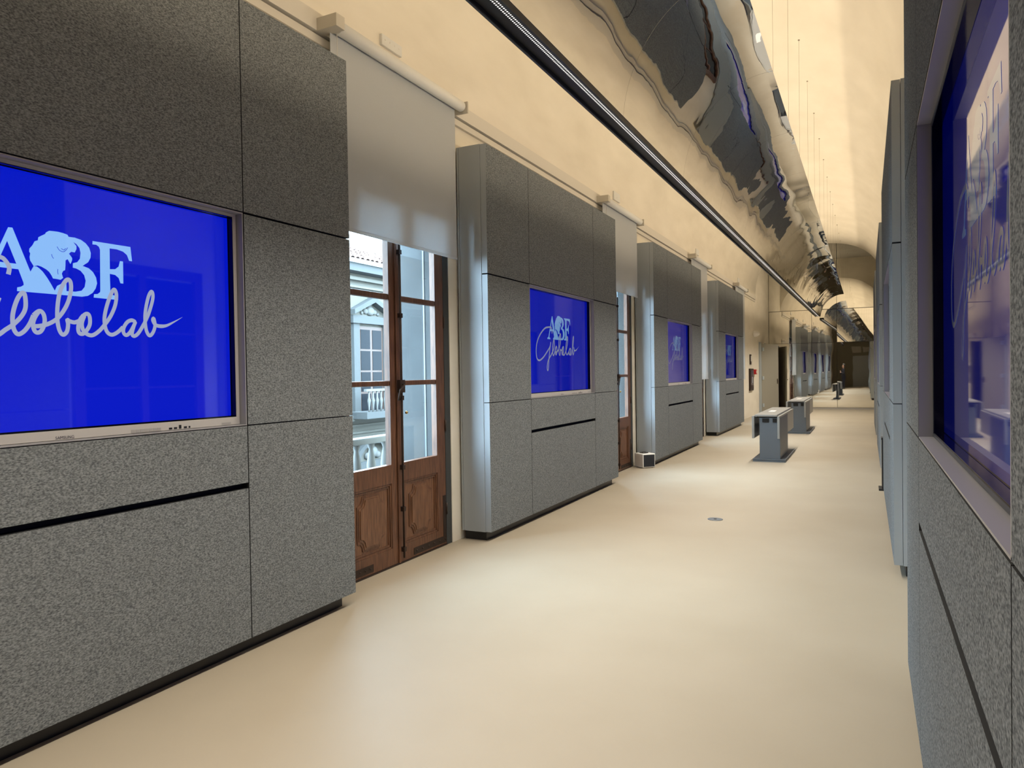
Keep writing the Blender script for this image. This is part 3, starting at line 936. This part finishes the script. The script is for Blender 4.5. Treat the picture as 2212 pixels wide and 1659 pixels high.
boxo('door_frame', (-0.04, 0.01, 1.135, 1.20, 0.0, DH + 0.04), M_STEEL, d5)
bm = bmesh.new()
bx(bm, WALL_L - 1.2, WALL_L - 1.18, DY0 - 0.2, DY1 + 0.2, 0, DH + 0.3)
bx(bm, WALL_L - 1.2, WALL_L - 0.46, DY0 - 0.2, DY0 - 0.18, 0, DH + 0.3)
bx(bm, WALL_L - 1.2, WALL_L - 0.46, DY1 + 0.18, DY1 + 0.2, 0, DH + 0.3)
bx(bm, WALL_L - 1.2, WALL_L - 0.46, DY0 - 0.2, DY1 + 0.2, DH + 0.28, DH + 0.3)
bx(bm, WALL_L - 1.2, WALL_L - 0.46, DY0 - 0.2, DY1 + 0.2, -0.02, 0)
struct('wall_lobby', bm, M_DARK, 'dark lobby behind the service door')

# wall fittings
e = thing('emergency_light', 'small white oval emergency light on the end of the window wall', 'lamp', (WALL_L, 24.55, 2.68))
bm = bmesh.new()
bmesh.ops.create_uvsphere(bm, u_segments=20, v_segments=12, radius=1)
for v in bm.verts:
    v.co = Vector((max(v.co.x, -0.1) * 0.16, v.co.y * 0.30, v.co.z * 0.10))
obj('lamp_shell', bm, M_SPKW, e, (0.02, 0, 0), True)
boxo('back_plate', (0, 0.03, -0.2, 0.2, -0.085, 0.085), M_WHITE, e, 0.01)
e = thing('fire_hose_box', 'tall dark red glazed fire hose box on the cream wall', 'fire box', (WALL_L, 23.65, 0.83))
boxo('frame', (0, 0.05, -0.37, 0.37, 0, 0.70), M_IRON, e, 0.006)
boxo('glass_door', (0.05, 0.06, -0.31, 0.31, 0.06, 0.64), M_MAROON, e, 0.004)
boxo('hose_label', (0.06, 0.063, -0.06, 0.06, 0.24, 0.44), M_STEEL, e)
e = thing('fire_alarm', 'small red fire alarm call point beside the fire hose box', 'alarm', (WALL_L, 24.48, 1.34))
boxo('housing', (0, 0.08, -0.13, 0.13, 0, 0.16), M_RED, e, 0.01)
boxo('glass', (0.08, 0.085, -0.07, 0.07, 0.04, 0.12), M_WHITE, e)
e = thing('wall_sign', 'narrow dark framed sign above the fire hose box', 'sign', (WALL_L, 23.6, 1.66))
boxo('sign_frame', (0, 0.03, -0.12, 0.12, 0, 0.32), M_IRON, e, 0.004)
boxo('sign_face', (0.03, 0.033, -0.07, 0.09, 0.10, 0.28), M_WHITE, e)

# ------------------------------------------------------------------ tables
def make_table(y0, label):
    t = thing('folding_table', label, 'table', (-1.42, y0, 0), group='slate pedestal tables with hanging leaves')
    boxo('base_plate', (-0.25, 0.25, 0.0, 1.72, 0.0, 0.022), M_TABLE, t, 0.003)
    boxo('base_plate', (-0.25, 0.25, 0.0, 1.72, 0.027, 0.046), M_TABLE, t, 0.003)
    boxo('column', (-0.145, 0.17, 0.03, 1.27, 0.046, 0.715), M_TABLE, t, 0.003)
    boxo('table_top', (-0.215, 0.125, 0.0, 2.45, 0.735, 0.765), M_TOP, t, 0.004)
    boxo('under_frame', (-0.19, 0.10, 0.06, 2.35, 0.715, 0.735), M_PLINTH, t)
    boxo('cable_tray', (-0.10, 0.00, 0.02, 0.05, 0.64, 0.705), M_BLACK, t)
    boxo('cable_tray', (0.06, 0.12, 0.02, 0.05, 0.64, 0.705), M_BLACK, t)
    boxo('hanging_leaf', (-0.258, -0.222, 0.0, 2.40, 0.38, 0.742), M_TOP, t, 0.004)
    boxo('hanging_leaf', (0.132, 0.168, 0.0, 2.40, 0.38, 0.742), M_TOP, t, 0.004)
    boxo('socket_lid', (-0.10, 0.00, 0.85, 1.25, 0.765, 0.770), M_SPKW, t, 0.001)
    return t
make_table(12.1, 'nearer slate pedestal table with hanging leaves, standing on the beige floor')
make_table(17.6, 'farther slate pedestal table with hanging leaves, in front of the mirrors')

# ------------------------------------------------------------------ cube speaker on the floor
s = thing('cube_speaker', 'white cube speaker with black front on the floor by the third cabinet', 'speaker', (-3.105, 10.825, 0), math.radians(-40))
bm = bmesh.new()
bx(bm, -0.115, 0.115, -0.115, 0.115, 0.006, 0.222)
bevel(bm, 0.014, 3)
obj('shell', bm, M_SPKW, s)
bm = bmesh.new()
bx(bm, 0.112, 0.118, -0.100, 0.100, 0.022, 0.206)
bevel(bm, 0.002, 1)
obj('grille', bm, M_GRILLE, s)
bm = bmesh.new()
pts = []
for k in range(40):
    a = k / 39 * 6.2832 * 2.2
    pts.append((-0.01 + (0.05 + 0.01 * math.sin(a * 1.3)) * math.cos(a), -0.01 + (0.07 + 0.008 * math.cos(a * 2)) * math.sin(a), 0.228 + 0.006 * (k / 39) + 0.003 * math.sin(3 * a)))
tube(bm, pts, 0.006, 6)
o = obj('black_cable', bm, M_BLACK)
o.location = s.location
o.rotation_euler = s.rotation_euler
tag(o, 'coiled black cable lying on top of the white cube speaker', 'cable')
for sx in (-0.08, 0.08):
    for sy in (-0.08, 0.08):
        bm = bmesh.new()
        tube(bm, [(sx, sy, 0), (sx, sy, 0.008)], 0.012, 10)
        obj('foot', bm, M_BLACK, s)

# floor box lid
fb = thing('floor_box', 'small round dark floor box lid in the beige floor', 'floor box', (-1.37, 7.27, 0))
bm = bmesh.new()
lathe(bm, [(0.075, 0.0), (0.075, 0.003), (0.070, 0.005), (0.062, 0.004)], 32)
obj('lid', bm, M_TABLE, fb)
bm = bmesh.new()
lathe(bm, [(0.015, 0.004), (0.015, 0.006)], 16)
obj('latch', bm, M_PLINTH, fb)

# black stand between right-hand cabinets
bs = thing('floor_stand', 'slim black floor stand between two right-hand cabinets', 'stand', (0.225, 9.86, 0))
bm = bmesh.new()
bx(bm, -0.10, 0.10, -0.15, 0.15, 0, 0.02); bevel(bm, 0.006, 2)
obj('foot', bm, M_PLINTH, bs)
bm = bmesh.new()
vs = bx(bm, -0.065, 0.065, -0.11, 0.11, 0.02, 0.62)
bevel(bm, 0.008, 2)
obj('body', bm, M_PLINTH, bs)
boxo('cap', (-0.07, 0.07, -0.115, 0.115, 0.62, 0.64), M_PLINTH, bs, 0.004)

# ------------------------------------------------------------------ person (seen in the mirrors)
def make_person():
    t = thing('person', 'person in a dark suit standing with folded arms, seen in the end mirror', 'person', (-1.50, -0.55, 0), math.radians(165))
    V, E, R = [], [], []
    def v(p, r):
        V.append(p); R.append(r if isinstance(r, tuple) else (r, r)); return len(V) - 1
    def chain(start, items):
        a = start
        for p, r in items:
            b = v(p, r); E.append((a, b)); a = b
        return a
    pel = v((0, 0, 0.95), (0.13, 0.17))
    up1 = chain(pel, [((0.0, 0, 1.10), (0.115, 0.155)), ((0.01, 0, 1.28), (0.125, 0.18)), ((0.0, 0, 1.43), (0.10, 0.16))])
    neck = chain(up1, [((0.005, 0, 1.52), 0.058), ((0.02, 0, 1.58), 0.056)])
    chain(neck, [((0.03, 0, 1.64), (0.085, 0.070)), ((0.025, 0, 1.71), (0.098, 0.078)), ((0.015, 0, 1.77), (0.075, 0.062))])
    for s_ in (-1, 1):
        chain(pel, [((0, s_ * 0.095, 0.86), 0.095), ((0.01, s_ * 0.11, 0.50), 0.066), ((-0.01, s_ * 0.12, 0.12), 0.044), ((0.03, s_ * 0.125, 0.05), 0.044), ((0.17, s_ * 0.14, 0.035), 0.034)])
    # folded arms
    a = chain(up1, [((0.0, 0.19, 1.40), 0.062), ((0.03, 0.25, 1.14), 0.047), ((0.19, 0.10, 1.17), 0.038), ((0.225, -0.07, 1.20), 0.030), ((0.22, -0.14, 1.21), 0.026)])
    b = chain(up1, [((0.0, -0.19, 1.40), 0.062), ((0.03, -0.25, 1.14), 0.047), ((0.17, -0.12, 1.22), 0.038), ((0.19, 0.02, 1.30), 0.030), ((0.18, 0.08, 1.33), 0.026)])
    me = bpy.data.meshes.new('body')
    me.from_pydata(V, E, [])
    o = bpy.data.objects.new('body', me)
    C.objects.link(o)
    sk = o.modifiers.new('skin', 'SKIN')
    sk.use_smooth_shade = True
    for i, r in enumerate(R):
        me.skin_vertices[0].data[i].radius = r
    me.skin_vertices[0].data[0].use_root = True
    sb = o.modifiers.new('sub', 'SUBSURF'); sb.levels = 2; sb.render_levels = 2
    bpy.context.view_layer.update()
    dg = bpy.context.evaluated_depsgraph_get()
    m2 = bpy.data.meshes.new_from_object(o.evaluated_get(dg))
    C.objects.unlink(o); bpy.data.objects.remove(o)
    m2.materials.clear()
    for m_ in (M_SUIT, M_SKIN):
        m2.materials.append(m_)
    hands = [Vector((0.22, -0.13, 1.21)), Vector((0.18, 0.07, 1.33))]
    for p in m2.polygons:
        c = p.center
        p.use_smooth = True
        p.material_index = 1 if (c.z > 1.525 or min((c - h).length for h in hands) < 0.055) else 0
    bo = bpy.data.objects.new('body', m2)
    C.objects.link(bo); bo.parent = t
    # fingers
    for hi, (h, dy, dz) in enumerate(((hands[0], -1, 0.1), (hands[1], 1, 0.15))):
        for k in range(4):
            bm = bmesh.new()
            base = h + Vector((0.012 - 0.004 * k, dy * 0.02, 0.028 - k * 0.018))
            ln = (0.062, 0.072, 0.066, 0.05)[k]
            tube(bm, [base, base + Vector((0.006, dy * ln * 0.55, dz * ln * 0.3)), base + Vector((-0.014, dy * ln, dz * ln * 0.3))], [0.009, 0.0085, 0.006], 8)
            obj('finger', bm, M_SKIN, bo)
        bm = bmesh.new()
        tube(bm, [h + Vector((0.0, dy * -0.01, 0.03)), h + Vector((0.01, dy * 0.025, 0.055)), h + Vector((0.005, dy * 0.05, 0.06))], [0.011, 0.010, 0.007], 8)
        obj('thumb', bm, M_SKIN, bo)
    # hair, face, shoes, collar
    bm = bmesh.new()
    bmesh.ops.create_uvsphere(bm, u_segments=24, v_segments=14, radius=1)
    for v_ in list(bm.verts):
        c = v_.co
        if (c.x > 0.35 and c.z < 0.55) or c.z < -0.55:
            bm.verts.remove(v_)
    for v_ in bm.verts:
        v_.co = Vector((0.012 + v_.co.x * 0.108, v_.co.y * 0.088, 1.722 + v_.co.z * 0.118))
    obj('hair', bm, M_HAIR, t, smooth=True)
    bm = bmesh.new()
    tube(bm, [(0.108, 0, 1.715), (0.128, 0, 1.675), (0.108, 0, 1.662)], [0.010, 0.016, 0.010], 8)
    obj('nose', bm, M_SKIN, t)
    for s_ in (-1, 1):
        bm = bmesh.new(); bmesh.ops.create_uvsphere(bm, u_segments=8, v_segments=6, radius=0.011)
        obj('eye', bm, M_BLACK, t, (0.108, s_ * 0.032, 1.705), True)
        bm = bmesh.new(); bmesh.ops.create_uvsphere(bm, u_segments=10, v_segments=8, radius=0.028)
        for v_ in bm.verts: v_.co.y *= 0.4; v_.co.x *= 0.7
        obj('ear', bm, M_SKIN, t, (0.015, s_ * 0.082, 1.685), True)
    boxo('mouth', (0.100, 0.112, -0.024, 0.024, 1.634, 1.642), M_RED, t, 0.003)
    bm = bmesh.new()
    tube(bm, [(0.0, 0.05, 1.50), (0.075, 0.0, 1.46), (0.0, -0.05, 1.50)], 0.014, 8)
    obj('collar', bm, M_SUIT, t)
    for s_ in (-1, 1):
        bm = bmesh.new()
        tube(bm, [(-0.045, s_ * 0.122, 0.045), (0.03, s_ * 0.126, 0.048), (0.13, s_ * 0.136, 0.042), (0.215, s_ * 0.145, 0.036)], [0.030, 0.046, 0.042, 0.024], 10)
        obj('shoe', bm, M_BLACK, t)
make_person()

# ------------------------------------------------------------------ outdoors: balcony rails and the palace front across the street
def make_balcony(gy, label):
    t = thing('balcony', label, 'balcony', (-4.2, gy, -0.25), group='small balconies outside the window doors')
    boxo('slab', (-0.16, 0.435, -1.15, 1.15, 0.0, 0.16), M_FACB, t, 0.01)
    boxo('hand_rail', (-0.06, 0.06, -1.15, 1.15, 1.11, 1.17), M_FSTONE, t, 0.01)
    prof_ = [(0.030, 0.16), (0.030, 0.20), (0.022, 0.22), (0.022, 0.55), (0.030, 0.60), (0.018, 0.64), (0.036, 0.78), (0.044, 0.90), (0.030, 1.00), (0.020, 1.05), (0.034, 1.09), (0.034, 1.115)]
    me = None
    for k in range(-5, 6):
        if me is None:
            bm = bmesh.new(); lathe(bm, prof_, 12)
            o = obj('baluster', bm, M_FSTONE, t, (0, k * 0.215 - 0.02, 0)); me = o.data
        else:
            o = bpy.data.objects.new('baluster', me); C.objects.link(o); o.parent = t; o.location = (0, k * 0.215 - 0.02, 0)
make_balcony(GAPC[0] + 0.18, 'white balustered balcony outside the nearest window door')

FX = -14.0
fb_ = thing('palace_front', 'pale palace front with tiled roof across the street, seen through the window door', 'building', (FX, 18, -5))
def fpart(name, b, m, bev=0.0, par=None):
    x0, x1, y0_, y1_, z0_, z1_ = b
    return boxo(name, (x0, x1, y0_ - 18, y1_ - 18, z0_ + 5, z1_ + 5), m, par or fb_, bev)
fpart('facade_wall', (-0.5, 0.0, 6, 46, -5, 4.80), M_FAC)
for za, zb, d in ((4.62, 4.85, 0.45), (4.40, 4.50, 0.18), (4.18, 4.24, 0.12), (4.05, 4.10, 0.08), (0.12, 0.30, 0.22), (-0.06, 0.0, 0.10), (-0.28, -0.22, 0.08), (-0.42, -0.38, 0.06)):
    fpart('cornice_band', (0, d, 6, 46, za, zb), M_FAC if d < 0.4 else M_FACB)
fpart('gutter', (0.36, 0.52, 6, 46, 4.85, 4.97), M_STEEL)
# windows with pediments, each a part
for wi, wy_ in enumerate((14.9, 18.05, 21.2, 24.35, 27.5)):
    wz0, wz1 = 0.30, 3.02
    wn = fpart('window', (0.0, 0.05, wy_ - 0.60, wy_ + 0.60, wz0, wz1), M_FWOOD)
    for s_ in (-1, 1):
        for k in range(4):
            z_a = 1.38 + k * 0.41 if k else 1.20
            fpart('pane', (0.05, 0.06, wy_ + (0.06 if s_ > 0 else -0.52), wy_ + (0.52 if s_ > 0 else -0.06), (0.35 + 0 if k == 0 else 1.0 + (k - 1) * 0.66), (0.93 if k == 0 else 1.60 + (k - 1) * 0.66)), M_FWIN, 0, None).parent = wn
    for s_ in (-1, 1):
        fpart('window_surround', (0, 0.10, wy_ + s_ * 0.75 - 0.14, wy_ + s_ * 0.75 + 0.14, 0.3, 3.1), M_FACB)
    fpart('window_lintel', (0, 0.16, wy_ - 0.98, wy_ + 0.98, 3.10, 3.34), M_FACB)
    bm = bmesh.new()                                    # triangular pediment as two sloping bars over a recessed field
    for s_ in (-1, 1):
        P = [(s_ * 1.02, 3.36), (s_ * 1.02, 3.50), (0, 3.95), (0, 3.78)]
        f = bm.faces.new([bm.verts.new((0, wy_ - 18 + a, b + 5)) for a, b in P])
        r = bmesh.ops.extrude_face_region(bm, geom=[f])
        for q in r['geom']:
            if isinstance(q, bmesh.types.BMVert): q.co.x = 0.26
    obj('pediment', bm, M_FACB, fb_)
    bm = bmesh.new()                                    # carved shell cartouche
    for (dy_, dz_, rr) in ((0, 3.52, 0.20), (-0.22, 3.50, 0.12), (0.22, 3.50, 0.12), (-0.40, 3.44, 0.07), (0.40, 3.44, 0.07), (0, 3.68, 0.09)):
        r = bmesh.ops.create_uvsphere(bm, u_segments=12, v_segments=8, radius=rr)
        for q in r['verts']:
            q.co = Vector((0.02 + q.co.x * 0.5, q.co.y + wy_ - 18 + dy_, q.co.z * 0.75 + dz_ + 5))
    obj('carved_shell', bm, M_FSTONE, fb_, smooth=True)
    # lower arched pediment
    bm = bmesh.new()
    prev = None
    for k in range(13):
        a = math.pi * k / 12
        c_ = [bm.verts.new((x_, wy_ - 18 - math.cos(a) * rr, -1.15 + math.sin(a) * rr * 0.62 + 5)) for rr in (1.02, 0.84) for x_ in (0.0, 0.22)]
        if prev:
            for i0, i1 in ((0, 1), (1, 3), (3, 2), (2, 0)):
                bm.faces.new((prev[i0], prev[i1], c_[i1], c_[i0]))
        prev = c_
    obj('arched_pediment', bm, M_FACB, fb_)
    bm = bmesh.new()
    for (dy_, dz_, rr) in ((0, -0.92, 0.24), (-0.26, -1.02, 0.14), (0.26, -1.02, 0.14), (0, -0.72, 0.10)):
        r = bmesh.ops.create_uvsphere(bm, u_segments=12, v_segments=8, radius=rr)
        for q in r['verts']:
            q.co = Vector((0.02 + q.co.x * 0.5, q.co.y + wy_ - 18 + dy_, q.co.z * 0.8 + dz_ + 5))
    obj('carved_shell', bm, M_FSTONE, fb_, smooth=True)
    fpart('window_lintel', (0, 0.18, wy_ - 1.05, wy_ + 1.05, -1.42, -1.17), M_FACB)
    fpart('window', (0.0, 0.05, wy_ - 0.6, wy_ + 0.6, -3.6, -1.42), M_FWIN)
    # balcony in front of the window
    fpart('balcony_slab', (0, 0.75, wy_ - 1.15, wy_ + 1.15, 0.20, 0.40), M_FACB)
    fpart('balcony_rail', (0.64, 0.74, wy_ - 1.15, wy_ + 1.15, 1.02, 1.09), M_FSTONE)
    me = None
    for k in range(-5, 6):
        if me is None:
            bm = bmesh.new()
            lathe(bm, [(0.030, 0.40), (0.026, 0.55), (0.045, 0.68), (0.055, 0.74), (0.028, 0.84), (0.026, 1.02)], 8)
            o = obj('balcony_baluster', bm, M_FSTONE, fb_, (0.69, wy_ - 18 + k * 0.195, 5)); me = o.data
        else:
            o = bpy.data.objects.new('balcony_baluster', me); C.objects.link(o); o.parent = fb_; o.location = (0.69, wy_ - 18 + k * 0.195, 5)
# tiled roof
bm = bmesh.new()
vs = [bm.verts.new(p) for p in ((0.40, -12, 9.93), (0.40, 28, 9.93), (-3.2, 28, 11.2), (-3.2, -12, 11.2))]
bm.faces.new(vs)
roof = obj('roof', bm, M_TILE, fb_)
bm = bmesh.new()
for k in range(7):
    a0_, a1_ = math.pi * k / 6, None
ring = []
for xx, rr in ((0.0, 0.105), (-0.46, 0.085)):
    ring.append([bm.verts.new((xx, -math.cos(math.pi * k / 6) * rr, math.sin(math.pi * k / 6) * rr)) for k in range(7)])
for k in range(6):
    bm.faces.new((ring[0][k], ring[0][k + 1], ring[1][k + 1], ring[1][k]))
tile0 = None
slope = math.atan2(1.27, 3.6)
for r_ in range(8):
    for c_ in range(30):
        yl = -3.4 + c_ * 0.235 + (0.03 if r_ % 2 else 0) + random.uniform(-0.02, 0.02)
        x_ = 0.45 - r_ * 0.40
        z_ = 9.93 + (0.40 - x_) * math.tan(slope) + 0.01 + 0.02
        if tile0 is None:
            tile0 = obj('roof_tile', bm, M_TILE, roof); o = tile0
        else:
            o = bpy.data.objects.new('roof_tile', tile0.data); C.objects.link(o); o.parent = roof
        o.location = (x_, yl, z_)
        o.rotation_euler = (random.uniform(-0.05, 0.05), slope + random.uniform(-0.03, 0.03), random.uniform(-0.05, 0.05))
fpart('upper_storey', (-5.0, -3.2, 6, 46, 4.8, 6.75), M_FAC)
# street far below
bm = bmesh.new()
bx(bm, -40, WALL_L - 0.5, -30, 70, -5.1, -5.0)
struct('ground', bm, M_FACB, 'pale paving of the street below')
bm = bmesh.new()
bx(bm, -3.8, WALL_L - 0.46, -8, 31, -5.0, -0.06)
struct('wall_outer', bm, M_FAC, 'outer wall below the balconies')
